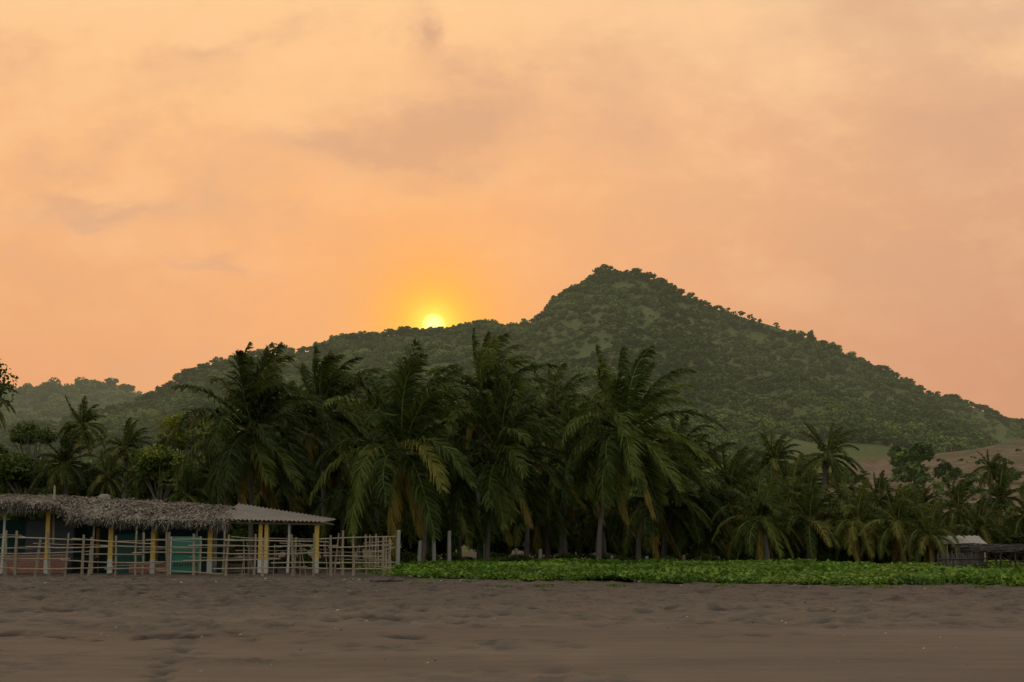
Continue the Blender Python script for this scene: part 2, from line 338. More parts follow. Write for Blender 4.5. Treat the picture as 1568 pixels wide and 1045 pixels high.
hb=coll('hill_tree_kinds',[make_bush('hill_tree_kind_%d'%s,M_hillleaf,320,0.17,s,lumps=(7,12,6,10,14)[s],rz=(.75,.6,.9,.7,.6)[s],tb=(-0.35,-0.15,0.05,0.28,0.55)[s]) for s in range(5)])
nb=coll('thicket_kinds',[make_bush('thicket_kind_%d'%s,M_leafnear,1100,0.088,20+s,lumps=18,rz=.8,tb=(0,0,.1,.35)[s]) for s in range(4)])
# ---------------------------------------------------------------- hills
def hillmat(name,hz,dry=False):
    m,nt,out=newmat(name); P=pos(nt)
    n2=noise(nt,0.25,5,0.7,P)
    if dry:
        n1=noise(nt,0.06,5,0.65,P); n5=noise(nt,0.9,4,0.7,P)
        c=mixc(nt,math_(nt,'MULTIPLY',math_(nt,'SUBTRACT',n2,0.35),3.0,clamp=True),(0.10,0.068,0.042),(0.24,0.160,0.100))
        c=mixc(nt,math_(nt,'MULTIPLY',math_(nt,'SUBTRACT',n1,0.52),7.0,clamp=True),c,(0.085,0.085,0.035))
        c=mixc(nt,math_(nt,'MULTIPLY',math_(nt,'SUBTRACT',n5,0.54),7.0,clamp=True),c,(0.06,0.055,0.03))
    else:
        n1=noise(nt,0.035,4,0.6,P); n5=noise(nt,0.6,4,0.7,P)
        c=mixc(nt,n2,(0.045,0.066,0.02),(0.115,0.14,0.042))
        c=mixc(nt,math_(nt,'MULTIPLY',math_(nt,'SUBTRACT',n1,0.52),5.0,clamp=True),c,mixc(nt,n2,(0.08,0.075,0.035),(0.17,0.14,0.075)))
        vd=N(nt,'ShaderNodeVectorMath',operation='DISTANCE'); nt.links.new(P,vd.inputs[0]); vd.inputs[1].default_value=(0,0,0)
        f=math_(nt,'SUBTRACT',math_(nt,'ADD',1.9,math_(nt,'MULTIPLY',math_(nt,'SUBTRACT',n2,0.5),3.5)),math_(nt,'DIVIDE',vd.outputs['Value'],22.0),clamp=True)
        c=mixc(nt,f,c,(0.24,0.17,0.10))
        c=mixc(nt,math_(nt,'MULTIPLY',math_(nt,'SUBTRACT',n5,0.52),6.0,clamp=True),c,mixc(nt,1.0,c,(0.5,0.55,0.45),'MULTIPLY'))
    b=N(nt,'ShaderNodeBsdfPrincipled'); nt.links.new(c,b.inputs['Base Color']); b.inputs['Roughness'].default_value=0.95; b.inputs['Specular IOR Level'].default_value=0.05
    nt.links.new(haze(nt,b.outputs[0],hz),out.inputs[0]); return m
def hill(name,prof,y0,yr,mat,na=360,nt_=110,amp=0.16,drop=7,seed=3,back=500,p=0.75):
    px=np.array([q[0] for q in prof],float); ev=np.array([TANE(q[1]+drop) for q in prof])
    aa=np.linspace((px[0]-784)/F,(px[-1]-784)/F,na)
    t=np.linspace(0,1,nt_)
    def surf(a,t):
        ee=np.maximum(np.interp(a,(px-784)/F,ev),0.0)
        yrr=yr*(1+0.12*fbm(a*9,a*0+2.5,seed+9,2))
        Y=y0+(yrr-y0)*t
        x=a*Y
        nz=fbm(x/170,Y/230,seed,5)
        rid=1-np.abs(fbm(x/95+3,Y/420,seed+40,3))*2
        z=ee*Y*(np.clip(t,0,1)**p)*(1+ (nz*amp*1.3+(rid-0.6)*amp*1.8)*np.sin(np.clip(t,0,1)*math.pi)**0.7)
        return x,Y,z
    A_,T_=np.meshgrid(aa,t)
    x,Y,z=surf(A_,T_)
    tb=np.linspace(0.05,1,14)[:,None]
    Yb=Y[-1:]+back*tb; zb=z[-1:]*(1-tb**0.8); xb=aa[None,:]*Yb
    x=np.vstack([x,xb]);Y=np.vstack([Y,Yb]);z=np.vstack([z,zb])-1.0
    ny,nx=x.shape; I,J=np.meshgrid(np.arange(ny-1),np.arange(nx-1),indexing='ij')
    Q=np.stack([I*nx+J,I*nx+J+1,(I+1)*nx+J+1,(I+1)*nx+J],-1).reshape(-1,4)
    obj(name,mesh(name,np.stack([x,Y,z],-1),Q,[mat],smooth=True))
    return surf,aa
MAIN=[(-900,830),(-500,760),(-200,690),(0,648),(80,632),(150,618),(205,602),(240,588),(270,572),(300,552),(330,540),(400,530),(470,524),(492,518),(505,507),(540,502),(600,499),(640,497),(700,493),(740,488),(790,494),(820,487),(832,476),(845,456),(870,443),(900,425),(925,407),(940,403),(985,407),(1020,420),(1050,438),(1085,455),(1115,462),(1150,474),(1190,485),(1240,503),(1290,525),(1340,545),(1390,572),(1440,597),(1490,608),(1520,622),(1550,640),(1620,655),(1800,700),(2200,780),(2500,830)]
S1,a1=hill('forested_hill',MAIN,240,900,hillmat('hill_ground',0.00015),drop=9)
tt=np.linspace(0,1,400); aP=(1258-784)/F; xx,yy,zz=S1(np.full(400,aP),tt); el=(zz-EYE)/yy; ip=int(np.argmin(abs(el-TANE(588))))
PATCH=(float(xx[ip]),float(yy[ip]),float(zz[ip]))
vdn=[n for n in bpy.data.materials['hill_ground'].node_tree.nodes if n.bl_idname=='ShaderNodeVectorMath'][0]; vdn.inputs[1].default_value=PATCH
FAR=[(-1500,760),(-700,640),(-300,600),(-60,588),(0,589),(40,593),(75,589),(100,585),(150,584),(190,590),(220,600),(300,625),(500,700),(800,830)]
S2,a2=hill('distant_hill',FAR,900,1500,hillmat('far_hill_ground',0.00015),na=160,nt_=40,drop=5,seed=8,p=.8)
DRY=[(1080,830),(1180,800),(1250,730),(1310,692),(1350,684),(1440,680),(1500,672),(1568,658),(1700,640),(1900,660),(2400,830)]
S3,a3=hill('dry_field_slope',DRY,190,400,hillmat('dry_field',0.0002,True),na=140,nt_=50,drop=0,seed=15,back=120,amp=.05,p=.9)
def forest(name,S,a0,a1_,n,smin,smax,t0=0.05,clump=0.0,keep=None,zs=1.0):
    a=rng.uniform(a0,a1_,n); t=rng.uniform(t0,1.0,n)
    x,Y,z=S(a,t)
    k=z>1.0
    if clump: k&=fbm(x/45,Y/45,91,3)+rng.normal(0,.2,n)>clump-0.5
    if keep is not None: k&=keep(x,Y,z,a,t)
    x,Y,z,t=x[k],Y[k],z[k],t[k]; n=len(x)
    s=rng.uniform(smin,smax,n)*np.where(rng.random(n)<0.2,1.45,1)
    dens=vn(x/30,Y/30,55); s*=0.6+0.75*dens
    sc3=np.stack([s*rng.uniform(.85,1.25,n),s*rng.uniform(.85,1.25,n),s*rng.uniform(.7,1.1,n)*zs],1)
    tone=1.7+fbm(x/70,Y/110,171,4)*5.5+rng.normal(0,1.0,n)+np.where(t<.55,.5,-.3)
    scatter(name,np.stack([x,Y,z-0.2*s],1),sc3,rng.uniform(0,6.28,n),hb,5,np.round(tone))
def patchd(x,Y,z): return np.sqrt((x-PATCH[0])**2/2.2+(Y-PATCH[1])**2/4.0+(z-PATCH[2])**2*2)
def offdry(x,Y,z,a,t): return ~((a>0.19)&(Y<540))
def kp(x,Y,z,a,t):
    ok=patchd(x,Y,z)>6+18*vn(x/7,Y/7,3)
    open_=fbm(x/38,Y/60,301,4)+0.35*(0.55-t)+np.clip(a*1.0,-.1,.2)
    return ok&offdry(x,Y,z,a,t)&~((open_>0.34)&(rng.random(len(x))<0.8))
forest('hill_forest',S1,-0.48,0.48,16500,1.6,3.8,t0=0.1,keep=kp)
forest('hill_scrub',S1,-0.30,0.42,5500,0.8,1.7,t0=0.15,keep=lambda x,Y,z,a,t:(fbm(x/38,Y/60,301,4)+0.35*(0.55-t)+np.clip(a,-.1,.2)>.22)&(patchd(x,Y,z)>13)&offdry(x,Y,z,a,t))
n=800; a=rng.uniform(-0.5,0.5,n); x,Y,z=S1(a,rng.uniform(.97,1.0,n)); s=rng.uniform(1.4,4.4,n)*(0.35+1.1*vn(a*80,a*0,4))
scatter('ridge_trees',np.stack([x,Y,z+0.1*s],1),np.stack([s*.9,s*.9,s*.85],1),rng.uniform(0,6.28,n),hb,5,rng.integers(0,3,n))
forest('distant_hill_forest',S2,-0.5,-0.15,2400,5,8.0)
forest('dry_slope_shrubs',S3,0.20,0.5,420,0.4,1.5,clump=0.62)
pp=[]
for k in range(30):
    px=rng.choice([1395,1300,1230,1445],p=[.5,.16,.22,.12])+rng.normal(0,14); Yv=rng.uniform(240,330); pp.append(W(px,rng.uniform(698,745) if abs(px-1395)<24 else rng.uniform(732,755),Yv))
pp=np.array(pp); s=rng.uniform(1.6,3.0,len(pp))
scatter('slope_trees',pp,s,rng.uniform(0,6,len(pp)),hb,5)
# ---------------------------------------------------------------- thicket behind & under the palms
tops=[(-300,690),(0,680),(60,695),(150,715),(230,695),(330,705),(420,705),(520,715),(640,725),(760,725),(900,740),(1040,775),(1120,785),(1200,785),(1300,785),(1400,790),(1500,785),(1600,785),(1900,770)]
tx=[q[0] for q in tops]; ty=[q[1] for q in tops]
P=[];Sx=[]
for k in range(1000):
    px=rng.uniform(-300,1850); Yv=rng.uniform(112,140); topz=W(px,np.interp(px,tx,ty),Yv)[2]
    s=rng.uniform(1.2,2.5); z=rng.uniform(0,1)**0.8*max(topz-s*1.2,0.5)
    P.append((X(px,Yv),Yv+ (topz-z)*-0.6,z)); Sx.append(s)
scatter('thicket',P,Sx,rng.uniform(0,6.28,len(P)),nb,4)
P=[];Sx=[]
for k in range(420):
    px=rng.uniform(-250,1800)
    Yv=rng.uniform(84,104) if 380<px<1130 else rng.uniform(84,100)
    if 380<px<1130:
        s=rng.uniform(.35,.8); z=0
    else:
        s=rng.uniform(.6,1.3); z=rng.uniform(0,1)*(2.0 if px>1130 else 4.0)*np.clip(abs(px-755)/500-.5,0.1,1)
    P.append((X(px,Yv),Yv,z)); Sx.append(s)
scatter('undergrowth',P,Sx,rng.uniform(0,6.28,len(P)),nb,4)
def broadtree(name,px,py,bx,Y,rpx,rz,n,tb,seed,size=0.13,lumps=16):
    r=np.random.default_rng(seed);A=Acc(); c=np.array(W(px,py,Y)); R=rpx*Y/F; base=np.array([X(bx,Y),Y,-.1]); c=c-base
    leafcloud(A,c,R,R,R*rz,n,size,lumps,0,r,tb)
    tube(A,[(0,0,0),c*0.3+np.array([.15,0,0]),c*0.6,c*0.85],[.28,.2,.15,.08],8,1)
    for k in range(12):
        a=r.uniform(0,6.28); e=c+np.array([math.cos(a)*R*.7,math.sin(a)*R*.7,r.uniform(-.3,.7)*R*rz]); stick(A,c*0.6,e,.09,.02,.06,1,sides=5)
    o=obj(name,A.mesh(name,[M_leafnear,M_bark]),loc=tuple(base)); return o
broadtree('broadleaf_tree',-22,592,-30,92,42,1.2,1500,0.1,1,0.15,24)
broadtree('broadleaf_tree',282,660,285,100,50,.75,2200,1.0,2,0.14,22)
broadtree('broadleaf_tree',48,668,52,112,38,.6,1700,0.2,3,0.14,18)
broadtree('broadleaf_tree',150,740,150,100,50,.7,3500,0.2,4,.15)
broadtree('broadleaf_tree',40,715,40,98,60,.6,4000,0.15,5,.15)
broadtree('broadleaf_tree',245,715,245,96,50,.7,3500,0.7,6,.15)
# ---------------------------------------------------------------- beach vine strip
vk=[]
for s in range(4):
    r=np.random.default_rng(60+s); A=Acc(); n=150
    P=np.stack([r.normal(0,.42,n),r.normal(0,.42,n),r.uniform(.03,.24,n)],1); nn=r.normal(0,.55,(n,3))+np.array([0,-0.25,.9]); nn/=np.linalg.norm(nn,axis=1)[:,None]
    a=np.cross(nn,r.normal(0,1,(n,3))); a/=np.linalg.norm(a,axis=1)[:,None]; b=np.cross(nn,a); sz=r.uniform(.045,.09,n)[:,None]
    A.add(np.stack([P-a*sz,P-b*sz*.8,P+a*sz,P+b*sz*.8],1).reshape(-1,3),np.arange(n*4).reshape(-1,4),0,np.repeat(np.clip(r.normal((.1,.35,.6,.9)[s],.4,n),0,1.6),4))
    vk.append(obj('vine_patch_kind_%d'%s,A.mesh('vine_patch_kind',[M_vine,M_bark]),link=False))
vc=coll('vine_kinds',vk); P=[];Sx=[];ID=[]
for k in range(5200):
    px=rng.uniform(592,1750); fe=np.interp(px,[592,640,760,860,1250,1568,1750],[878,886,889,892,896,900,903]); be=np.interp(px,[592,1568,1750],[868,878,880])
    Yf=-EYE/TANE(fe); Yb=-EYE/TANE(be); Yv=rng.uniform(Yf,Yb+2); x=X(px,Yv)
    edge=(Yv-Yf)/3.0
    if fbm(x*0.35,Yv*0.35,66,3)*1.6+edge< 0.15: continue
    if fbm(x*0.5,Yv*0.3,69,3)<-0.22: continue
    P.append((x,Yv,0.45*max(0,float(fbm(x*.7,Yv*.4,12,2))))); Sx.append(rng.uniform(.7,1.3)*(0.8+min(edge,1.)*.5))
    ID.append(round(1.6+5*float(fbm(x*.25,Yv*.25,14,3))+rng.normal(0,.7)))
for k in range(70):
    x,Yv=G(rng.uniform(600,1568),rng.uniform(890,901)); 
    if rng.random()<.35: P.append((x,Yv,0)); Sx.append(rng.uniform(.3,.5)); ID.append(1)
scatter('beach_vine_groundcover',P,Sx,rng.uniform(0,6.28,len(P)),vc,4,np.array(ID))
# ---------------------------------------------------------------- stick fence
A=Acc(); YF=67.0
fx=[-190,-160,-120,-85,-50,-20,8,30,56,76,103,128,141,178,210,217,258,262,298,309,340,349,392,406,448,452,480,508,512,527,545,563,588,597]
for px in fx:
    x=X(px,YF)+rng.normal(0,.03); h=rng.uniform(1.75,2.15); ln=rng.normal(0,.09)
    stick(A,(x,YF+rng.normal(0,.12),-.1),(x+ln,YF+rng.normal(0,.15),h),rng.uniform(.05,.085),rng.uniform(.035,.06),.025,t=rng.uniform(0,.4))
for zz in (0.35,0.72,1.05,1.4,1.72):
    px=-200
    while px<594:
        ln=rng.uniform(70,150); e=min(px+ln,600)
        z0=zz+rng.normal(0,.06); stick(A,(X(px-8,YF),YF-.09+rng.normal(0,.03),z0),(X(e+6,YF),YF-.09+rng.normal(0,.03),z0+rng.normal(0,.10)),.034,.026,.016,0,rng.uniform(.4,1))
        if rng.random()<0.4: stick(A,(X(px,YF),YF+.1,z0+.15),(X(e,YF),YF+.1,z0+.15+rng.normal(0,.1)),.022,.016,.018,0,rng.uniform(.3,.9))
        px=e
for k in range(9):
    yy=YF+0.8+k*1.1; x=X(597,YF)-.25*k+rng.normal(0,.05); stick(A,(x,yy,-.1),(x+rng.normal(0,.06),yy,rng.uniform(1.6,2.0)),.05,.035,.03)
for zz in (0.4,.75,1.1,1.4,1.65): stick(A,(X(597,YF),YF,zz),(X(597,YF)-2.2,YF+9.5,zz+rng.normal(0,.08)),.03,.022,.006,0,.7)
for k in range(16):
    px=rng.uniform(350,595); x=X(px,YF); stick(A,(x,YF+.12,-.05),(x+rng.normal(0,.15),YF+.1,rng.uniform(1.1,1.8)),.022,.016,.03)
obj('stick_fence',A.mesh('stick_fence',[M_wood]))
# ---------------------------------------------------------------- beach hut
hut=empty('beach_hut',(0,0,0))
YA,YB=70.5,77.0
fr=[(-230,772),(60,771),(85,774),(108,793),(225,797),(347,799)]; bk=[(-230,757),(60,760),(180,765),(260,770),(347,776)]
def roofp(px,v):
    f=W(px,np.interp(px,[q[0] for q in fr],[q[1] for q in fr]),YA); b=W(px,np.interp(px,[q[0] for q in bk],[q[1] for q in bk]),YB)
    return np.array([X(px,YA)*(1-v)+X(px,YA)*v*1.04,YA+(YB-YA)*v,f[2]*(1-v)+b[2]*v+0.10*math.sin(v*math.pi)])
A=Acc(); us=np.linspace(-230,347,60); vs=np.linspace(0,1,8)
for th in (0,-.12):
    V=np.array([[roofp(u,v)+np.array([0,0,th-.06]) for u in us] for v in vs]); I,J=np.meshgrid(np.arange(7),np.arange(59),indexing='ij')
    A.add(V,np.stack([I*60+J,I*60+J+1,(I+1)*60+J+1,(I+1)*60+J],-1).reshape(-1,4),1,.3)
for k in range(5200):
    u=rng.uniform(-230,347); v=rng.random()**1.3; p=roofp(u,v)+np.array([0,0,rng.uniform(0,.09)+.07*fbm(u*.05,v*6,4)])
    d=roofp(u,max(v-.08,0))-roofp(u,max(v-.08,0)+.08); d/=np.linalg.norm(d)+1e-9; d=d+np.array([rng.normal(0,.35),0,rng.uniform(-.12,.06)])
    L=rng.uniform(.35,.9); w=rng.uniform(.02,.05); q=p+d*L; 
    if q[1]<YA-.25: q[1]=YA-rng.uniform(.05,.3); q[2]=roofp(u,0)[2]-rng.uniform(.02,.3)
    A.add([p-[w,0,0],p+[w,0,0],q+[w*.5,0,0],q-[w*.5,0,0]],[(0,1,2,3)],int(rng.random()<.2),float(np.clip(vn(u*.04,v*3,8)*.8+rng.normal(0,.2),0,1)))
for k in range(2400):
    u=rng.uniform(-230,350); p=roofp(u,0)+np.array([0,rng.uniform(-.12,.35),rng.uniform(-.12,.05)]); L=rng.uniform(.10,.34)*(1+.9*vn(u*.06,0.,5)); w=rng.uniform(.015,.04)
    q=p+np.array([rng.normal(0,.12),-rng.uniform(.0,.14),-L]); A.add([p-[w,0,0],p+[w,0,0],q+[w*.3,0,0],q-[w*.3,0,0]],[(0,1,2,3)],int(rng.random()<.7),rng.random())
obj('thatch_roof',A.mesh('thatch_roof',[M_thatch,M_thatchd]),hut)
A=Acc(); nu=150; us=np.linspace(328,492,nu)
V=[]
for v in np.linspace(0,1,4):
    for i,u in enumerate(us):
        f=W(u,np.interp(u,[328,492],[797,801]),YA+.3); b=W(u,np.interp(u,[328,492],[773,797]),YB-.5)
        V.append((X(u,YA),f[1]*(1-v)+b[1]*v,(f[2]*(1-v)+b[2]*v)+.035*math.sin(i*1.05)+.06))
I,J=np.meshgrid(np.arange(3),np.arange(nu-1),indexing='ij'); A.add(V,np.stack([I*nu+J,I*nu+J+1,(I+1)*nu+J+1,(I+1)*nu+J],-1).reshape(-1,4),0,.5)
obj('corrugated_tin_roof',A.mesh('corrugated_tin_roof',[M_tin],True),hut)
A=Acc()
def zroof(px): return W(px,np.interp(px,[-230,60,108,492],[775,773,797,804]),YA+.8)[2]-.02
for px,m,w in ((-120,0,.1),(-40,0,.1),(73,0,.10),(170,0,.11),(235,0,.11),(322,0,.11),(399,0,.09),(408,0,.09),(441,1,.07),(485,0,.10),(4,1,.07),(142,2,.06),(300,2,.06)):
    x=X(px,YA+1); zt=zroof(px)
    if m==0:
        box(A,x-w,x+w,YA+.9,YA+1.1,.75,zt,0,random.random()); box(A,x-w-.01,x+w+.01,YA+.89,YA+1.11,-.1,.75,1,random.random())
    else: stick(A,(x,YA+1,-.1),(x+.05,YA+1,zt),w,w*.85,.01,m)
for px in (50,150,240,330,410,485):
    x=X(px,YB-1); box(A,x-.08,x+.08,YB-1.1,YB-.94,-.1,2.3,1 if px>300 else 0,.2)
obj('posts',A.mesh('posts',[M_yellow,M_white,M_wood]),hut)
A=Acc()
stick(A,(X(-230,YA+1),YA+.8,zroof(0)+.03),(X(85,YA+1),YA+.8,zroof(80)+.0),.06,.06,.003)
stick(A,(X(100,YA+1),YA+.8,zroof(110)+.0),(X(492,YA+1),YA+.8,zroof(490)+.05),.055,.05,.003)
for px in range(110,490,18):
    v0=W(px,799,YA+.2)[2]-.03; v1=W(px,np.interp(px,[110,345,492],[770,781,800]),YB-.7)[2]-.15; stick(A,(X(px,YA),YA+.1,v0),(X(px,YA),YB-.7,v1),.035,.03,.004)
stick(A,(X(62,YA),YA+2,1.5),(X(60,YA),YA+2,W(60,744,YA+2)[2]),.06,.045,.01)
obj('beams',A.mesh('beams',[M_wood]),hut)
A=Acc()
box(A,X(-230,YB),X(345,YB),YB-.35,YB-.2,-.1,2.75,0,.3)
box(A,X(-230,YB)-.2,X(-230,YB)-.05,YA+1,YB-.3,-.1,2.6,0,.3)
box(A,X(45,75),X(118,75),74.4,74.55,-.1,2.7,1,.7)
box(A,X(182,74),X(228,74),73.4,73.5,-.1,2.0,0,.9)
obj('walls',A.mesh('walls',[M_teal,M_blue]),hut)
A=Acc(); box(A,X(-140,72.5),X(104,72.5),72.3,72.5,-.1,.95); box(A,X(200,72.5),X(262,72.5),72.35,72.5,-.1,.55); obj('low_brick_wall',A.mesh('low_brick_wall',[M_brick]),hut)
A=Acc(); x0,x1=X(263,69),X(306,69); box(A,x0,x1,69.05,69.12,.12,1.75,0,.4)
for k in range(2):
    for j in range(9): xx=x0+.12+(x1-x0-.24)*j/8.5; box(A,xx,xx+.07,69.02,69.046,.45+k*.55,.62+k*.55,1,.3)
box(A,x0-.06,x0,69,69.14,.0,1.85,2);box(A,x1,x1+.06,69,69.14,.0,1.85,2);box(A,x0,x1,69,69.14,1.752,1.85,0,1)
obj('green_gate',A.mesh('green_gate',[M_green,M_darkwood,M_white]),hut)
A=Acc(); c=np.array(W(160,764,YB+1)); h=np.linspace(-1,1,7); tube(A,c+np.stack([h*0,h*0,h*.25],1),.34*(1-.5*np.abs(h)**5),14); obj('water_tank',A.mesh('water_tank',[M_tin],True),hut)
A=Acc()
for px,yy in ((360,74),(440,74.5),(130,73.5)):
    x=X(px,yy); box(A,x-.7,x+.7,yy-.35,yy+.35,.72,.77); box(A,x-.6,x-.52,yy-.3,yy+.3,0,.72); box(A,x+.52,x+.6,yy-.3,yy+.3,0,.72)
obj('tables',A.mesh('tables',[M_darkwood]),hut)
# ---------------------------------------------------------------- pale posts in the palm line
for px,t,b,Y in ((609,812,872,76),(641,828,870,80),(665,828,869,82),(688,813,869,80),(646,850,872,84),(743,832,868,84),(792,840,868,86),(826,841,868,86),(938,851,870,85),(988,852,870,86),(1047,850,870,88),(1100,852,872,88)):
    A=Acc(); x=X(px,Y); zt=W(px,t,Y)[2]; w=.11; d=rng.normal(0,.05)
    P=[(0,0,-.2),(d*.5,0,zt*.5),(d,0,zt-.04),(d,0,zt)]; tube(A,P,[w,w*.95,w*.9,w*.5],8,0,rng.random()); obj('fence_post',A.mesh('fence_post',[M_conc]),loc=(x,Y,0))
# ---------------------------------------------------------------- right shack, stick fence, lean-to
sh=empty('tin_roof_shack'); A=Acc(); Y=80; x0,x1=X(1443,Y),X(1500,Y); zt=W(0,821,Y)[2]; ze=W(0,834,Y-1)[2]
box(A,x0+.1,x1-.1,Y,Y+2.2,0,ze-.03,0,.2)
for k in range(10): box(A,x0+.1+(x1-x0-.2)*k/10,x0+.07+(x1-x0-.2)*(k+1)/10,Y-.04,Y-.003,0,ze-.05,0,rng.random())
obj('plank_walls',A.mesh('plank_walls',[M_darkwood]),sh)
A=Acc(); n=40; V=[]
for v,(yy,zz) in enumerate(((Y-.9,ze),(Y+.4,(ze+zt)/2+.02),(Y+1.3,zt),(Y+2.6,ze+.1))):
    for i in range(n): V.append((x0-.15+(x1-x0+.3)*i/(n-1)+(.12*v if v<3 else .3),yy,zz+.02*math.sin(i*1.3)+.02))
I,J=np.meshgrid(np.arange(3),np.arange(n-1),indexing='ij'); A.add(V,np.stack([I*n+J,I*n+J+1,(I+1)*n+J+1,(I+1)*n+J],-1).reshape(-1,4)); obj('tin_roof',A.mesh('tin_roof',[M_conc],True),sh)
A=Acc()
for xx in (x0,x1): stick(A,(xx,Y-.8,0),(xx,Y-.8,ze),.05,.04,.01)
obj('posts',A.mesh('shack_posts',[M_wood]),sh)
A=Acc(); Yp=66
for k in range(34):
    px=1436+k*2.05; x=X(px,Yp); stick(A,(x,Yp,-.1),(x+rng.normal(0,.03),Yp,rng.uniform(.95,1.2)),.035,.03,.015,0)
stick(A,(X(1434,Yp),Yp-.06,.8),(X(1508,Yp),Yp-.06,.85),.03,.03,.01)
obj('paling_fence',A.mesh('paling_fence',[woodmat('grey_paling',(0.05,.04,.035),(.16,.13,.11),8)]))
ln=empty('brush_shelter'); A=Acc(); Yl=65
for px in (1508,1530,1552,1575,1600,1640):
    for dy in (0,2.5): stick(A,(X(px,Yl),Yl+dy,-.1),(X(px,Yl)+.05,Yl+dy,1.15+dy*.06),.05,.04,.03,0,.3)
for zz in (.35,.7): stick(A,(X(1505,Yl),Yl-.06,zz),(X(1650,Yl),Yl-.06,zz+.05),.03,.025,.01,0,.3)
obj('posts',A.mesh('shelter_posts',[M_darkwood]),ln)
A=Acc()
for k in range(420):
    x=rng.uniform(X(1500,Yl),X(1660,Yl)); yy=rng.uniform(Yl-.3,Yl+2.8); a=rng.normal(0,.6); L=rng.uniform(.3,.8); z=1.17+(yy-Yl)*.06+rng.uniform(0,.14)
    stick(A,(x-math.cos(a)*L,yy-math.sin(a)*L,z),(x+math.cos(a)*L,yy+math.sin(a)*L,z+rng.normal(0,.05)),.02,.012,.04,0,sides=4,seg=3)
obj('brush_roof',A.mesh('brush_roof',[M_darkwood]),ln)
A=Acc(); p=W(1542,700,300); stick(A,(0,0,-3),(0,0,2.6),.12,.09,.0); stick(A,(-.7,0,2.2),(.7,0,2.2),.06,.06,0); obj('utility_pole',A.mesh('utility_pole',[M_conc]),loc=p)
for (px,py,L) in ((592,893,1.3),):
    x,y=G(px,py); A=Acc(); stick(A,(-L/2,0,.06),(L/2,.15,.09),.05,.03,.06,0,.0); stick(A,(0,.05,.08),(L*.3,-.1,.2),.025,.01,.05,0,.0); obj('driftwood',A.mesh('driftwood',[M_darkwood]),loc=(x,y,0))
A=Acc()
for k in range(110):
    px,py=rng.uniform(-50,1620),888+150*rng.random()**3; x,y=G(px,py); s=rng.uniform(.006,.020)*(y/35); 
    stick(A,(x-s*1.5,y,.05),(x+s*1.5,y+rng.normal(0,s),.06),s,s*.5,.1,int(rng.random()<.2),rng.random(),sides=5,seg=2)
obj('shells_and_litter',A.mesh('shells_and_litter',[M_white,M_darkwood]))
# ---------------------------------------------------------------- world
SUNPX=(664,498); ue=(SUNPX[0]-784)/F; ve=TANE(SUNPX[1]); 
sd=np.array([ue/ (CP-((522.5-SUNPX[1])/F)*SP),1,ve]); sd/=np.linalg.norm(sd)
elev=math.asin(sd[2]); az=math.atan2(sd[0],sd[1])
w=bpy.data.worlds.new('World'); sc.world=w; w.use_nodes=True; nt=w.node_tree; nt.nodes.clear()
out=N(nt,'ShaderNodeOutputWorld'); bg=N(nt,'ShaderNodeBackground'); nt.links.new(bg.outputs[0],out.inputs[0])
tc=N(nt,'ShaderNodeTexCoord').outputs['Generated']; sp=N(nt,'ShaderNodeSeparateXYZ'); nt.links.new(tc,sp.inputs[0]); dx,dy,dz=sp.outputs
ramp=N(nt,'ShaderNodeValToRGB'); nt.links.new(dz,ramp.inputs[0]); cr=ramp.color_ramp
stops=[(0.0,(0.74,0.345,0.160)),(0.12,(0.80,0.375,0.172)),(0.2,(0.87,0.430,0.195)),(0.28,(0.94,0.50,0.232)),(0.36,(0.98,0.585,0.285)),(0.6,(0.80,0.60,0.45)),(1.0,(0.52,0.54,0.54))]
while len(cr.elements)<len(stops): cr.elements.new(0.5)
for e,(p,c) in zip(cr.elements,stops): e.position=p; e.color=(*c,1)
col=ramp.outputs[0]
fr_=math_(nt,'MULTIPLY',math_(nt,'ADD',dx,0.05),2.4,clamp=True)
col=mixc(nt,fr_,col,mixc(nt,1.0,col,(0.80,0.84,1.06),'MULTIPLY'))
yy=math_(nt,'MAXIMUM',dy,0.02); u=math_(nt,'DIVIDE',dx,yy); v=math_(nt,'DIVIDE',dz,yy)
cb=N(nt,'ShaderNodeCombineXYZ'); nt.links.new(u,cb.inputs[0]); nt.links.new(v,cb.inputs[1])
mp=N(nt,'ShaderNodeMapping'); mp.inputs['Rotation'].default_value=(0,0,math.radians(-30)); mp.inputs['Scale'].default_value=(4.5,9,1); nt.links.new(cb.outputs[0],mp.inputs[0])
cl=noise(nt,1.5,6,0.6,mp.outputs[0]); cl2=noise(nt,9.0,5,0.62,cb.outputs[0])
hi=math_(nt,'MULTIPLY',math_(nt,'SUBTRACT',dz,0.10),5.0,clamp=True)
mixn=math_(nt,'ADD',math_(nt,'MULTIPLY',cl,0.62),math_(nt,'MULTIPLY',cl2,0.38))
clf=math_(nt,'MULTIPLY',math_(nt,'SUBTRACT',mixn,0.49),8.0,clamp=True)
col=mixc(nt,math_(nt,'MULTIPLY',math_(nt,'MULTIPLY',clf,hi),0.6),col,(1.0,0.61,0.31))
dk=math_(nt,'MULTIPLY',math_(nt,'SUBTRACT',0.50,mixn),8.0,clamp=True)
col=mixc(nt,math_(nt,'MULTIPLY',dk,0.50),col,(0.70,0.39,0.225))
un=math_(nt,'ADD',u,math_(nt,'MULTIPLY',math_(nt,'SUBTRACT',cl2,0.5),0.17)); vn_=math_(nt,'ADD',v,math_(nt,'MULTIPLY',math_(nt,'SUBTRACT',cl,0.5),0.13))
cu=N(nt,'ShaderNodeCombineXYZ'); nt.links.new(un,cu.inputs[0]); nt.links.new(vn_,cu.inputs[1]); uv=cu.outputs[0]
tot=None
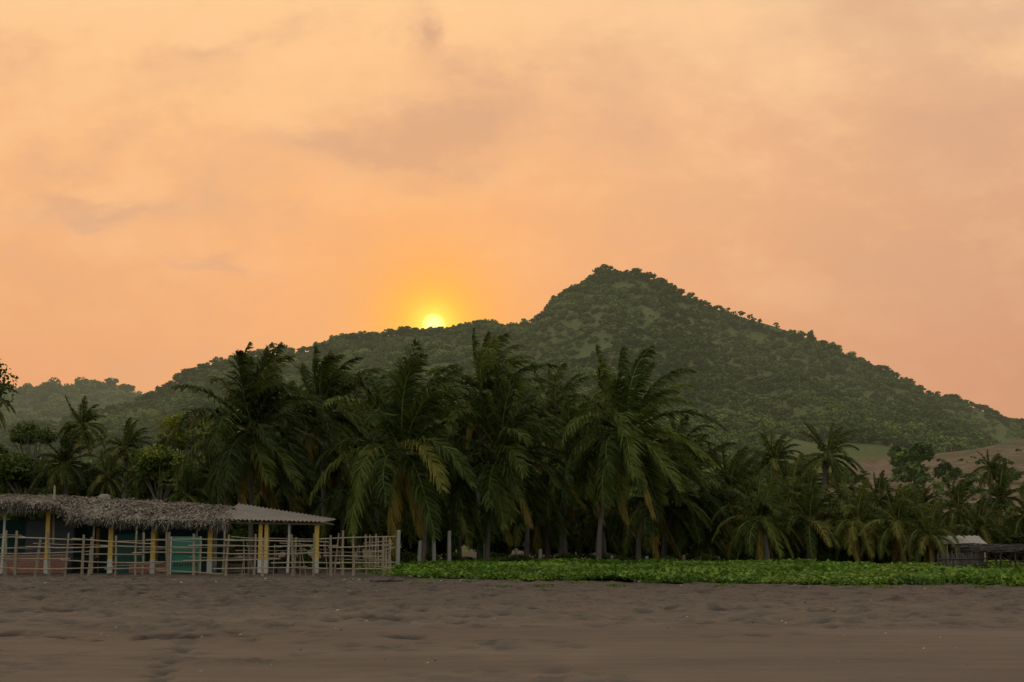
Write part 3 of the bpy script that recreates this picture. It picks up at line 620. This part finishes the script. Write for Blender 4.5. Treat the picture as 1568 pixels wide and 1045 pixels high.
for px,py,rx,ry,s in ((690,185,125,66,1.0),(540,225,140,34,.7),(632,40,30,48,.9),(180,318,130,20,.7),(355,402,45,13,.6),(330,90,70,22,.5),(1480,230,170,60,.5),(1430,420,150,80,.4),(960,230,60,16,.4)):
    u0,v0=(px-784)/F/(CP-((522.5-py)/F)*SP),TANE(py)
    ma=N(nt,'ShaderNodeVectorMath',operation='MULTIPLY_ADD'); nt.links.new(uv,ma.inputs[0]); ma.inputs[1].default_value=(F/rx,F/ry,0); ma.inputs[2].default_value=(-u0*F/rx,-v0*F/ry,0)
    dt=N(nt,'ShaderNodeVectorMath',operation='DOT_PRODUCT'); nt.links.new(ma.outputs[0],dt.inputs[0]); nt.links.new(ma.outputs[0],dt.inputs[1])
    g=math_(nt,'POWER',0.3679,dt.outputs['Value'])
    tot=math_(nt,'MULTIPLY',g,s) if tot is None else math_(nt,'MULTIPLY_ADD',g,s,tot)
col=mixc(nt,math_(nt,'MINIMUM',tot,0.95),col,(0.67,0.38,0.225))
bf=math_(nt,'MULTIPLY',math_(nt,'SUBTRACT',0.78,dy),1.2,clamp=True)
col=mixc(nt,bf,col,(0.66,0.67,0.63))
dp=N(nt,'ShaderNodeVectorMath',operation='DISTANCE'); nt.links.new(tc,dp.inputs[0]); dp.inputs[1].default_value=tuple(sd)
ds=dp.outputs['Value']; d2=math_(nt,'MULTIPLY',ds,ds)
def gauss(r,s): return math_(nt,'MULTIPLY',math_(nt,'POWER',0.3679,math_(nt,'MULTIPLY',d2,(F/r)**2)),s)
col=mixc(nt,gauss(260,.5),col,(0.96,0.40,0.11))
col=mixc(nt,gauss(108,.9),col,(1.0,0.41,0.055))
col=mixc(nt,gauss(56,.95),col,(1.08,0.57,0.045))
col=mixc(nt,gauss(28,1.0),col,(1.3,0.92,0.12))
disc=math_(nt,'MULTIPLY',math_(nt,'SUBTRACT',19/F,ds),F/11.0,clamp=True)
col=mixc(nt,disc,col,(1.8,1.4,0.42))
sky=N(nt,'ShaderNodeTexSky',sky_type='NISHITA'); sky.sun_disc=False; sky.sun_elevation=elev; sky.sun_rotation=az; sky.dust_density=2
addc=mixc(nt,1.0,col,mixc(nt,1.0,sky.outputs[0],(0.0012,0.0012,0.0012),'MULTIPLY'),'ADD')
nt.links.new(addc,bg.inputs[0]); bg.inputs[1].default_value=1.0
w.cycles.sampling_method='MANUAL'; w.cycles.sample_map_resolution=256
sl=bpy.data.lights.new('sun','SUN'); sl.energy=1.2; sl.angle=math.radians(0.6); sl.color=(1,.62,.32); so=bpy.data.objects.new('sun',sl); sc.collection.objects.link(so)
from mathutils import Vector
so.rotation_euler=Vector(tuple(-sd)).to_track_quat('-Z','Y').to_euler(); so.location=(-30,60,60)
# ---------------------------------------------------------------- camera
cd=bpy.data.cameras.new('camera'); cd.sensor_width=36; cd.lens=36*F/1568; cd.clip_end=20000; co=bpy.data.objects.new('camera',cd); sc.collection.objects.link(co)
co.location=(0,0,EYE); co.rotation_euler=(math.radians(90)+PITCH,0,0); sc.camera=co
sc.view_settings.view_transform='Standard'; sc.view_settings.look='None'; sc.view_settings.exposure=0; sc.view_settings.gamma=1
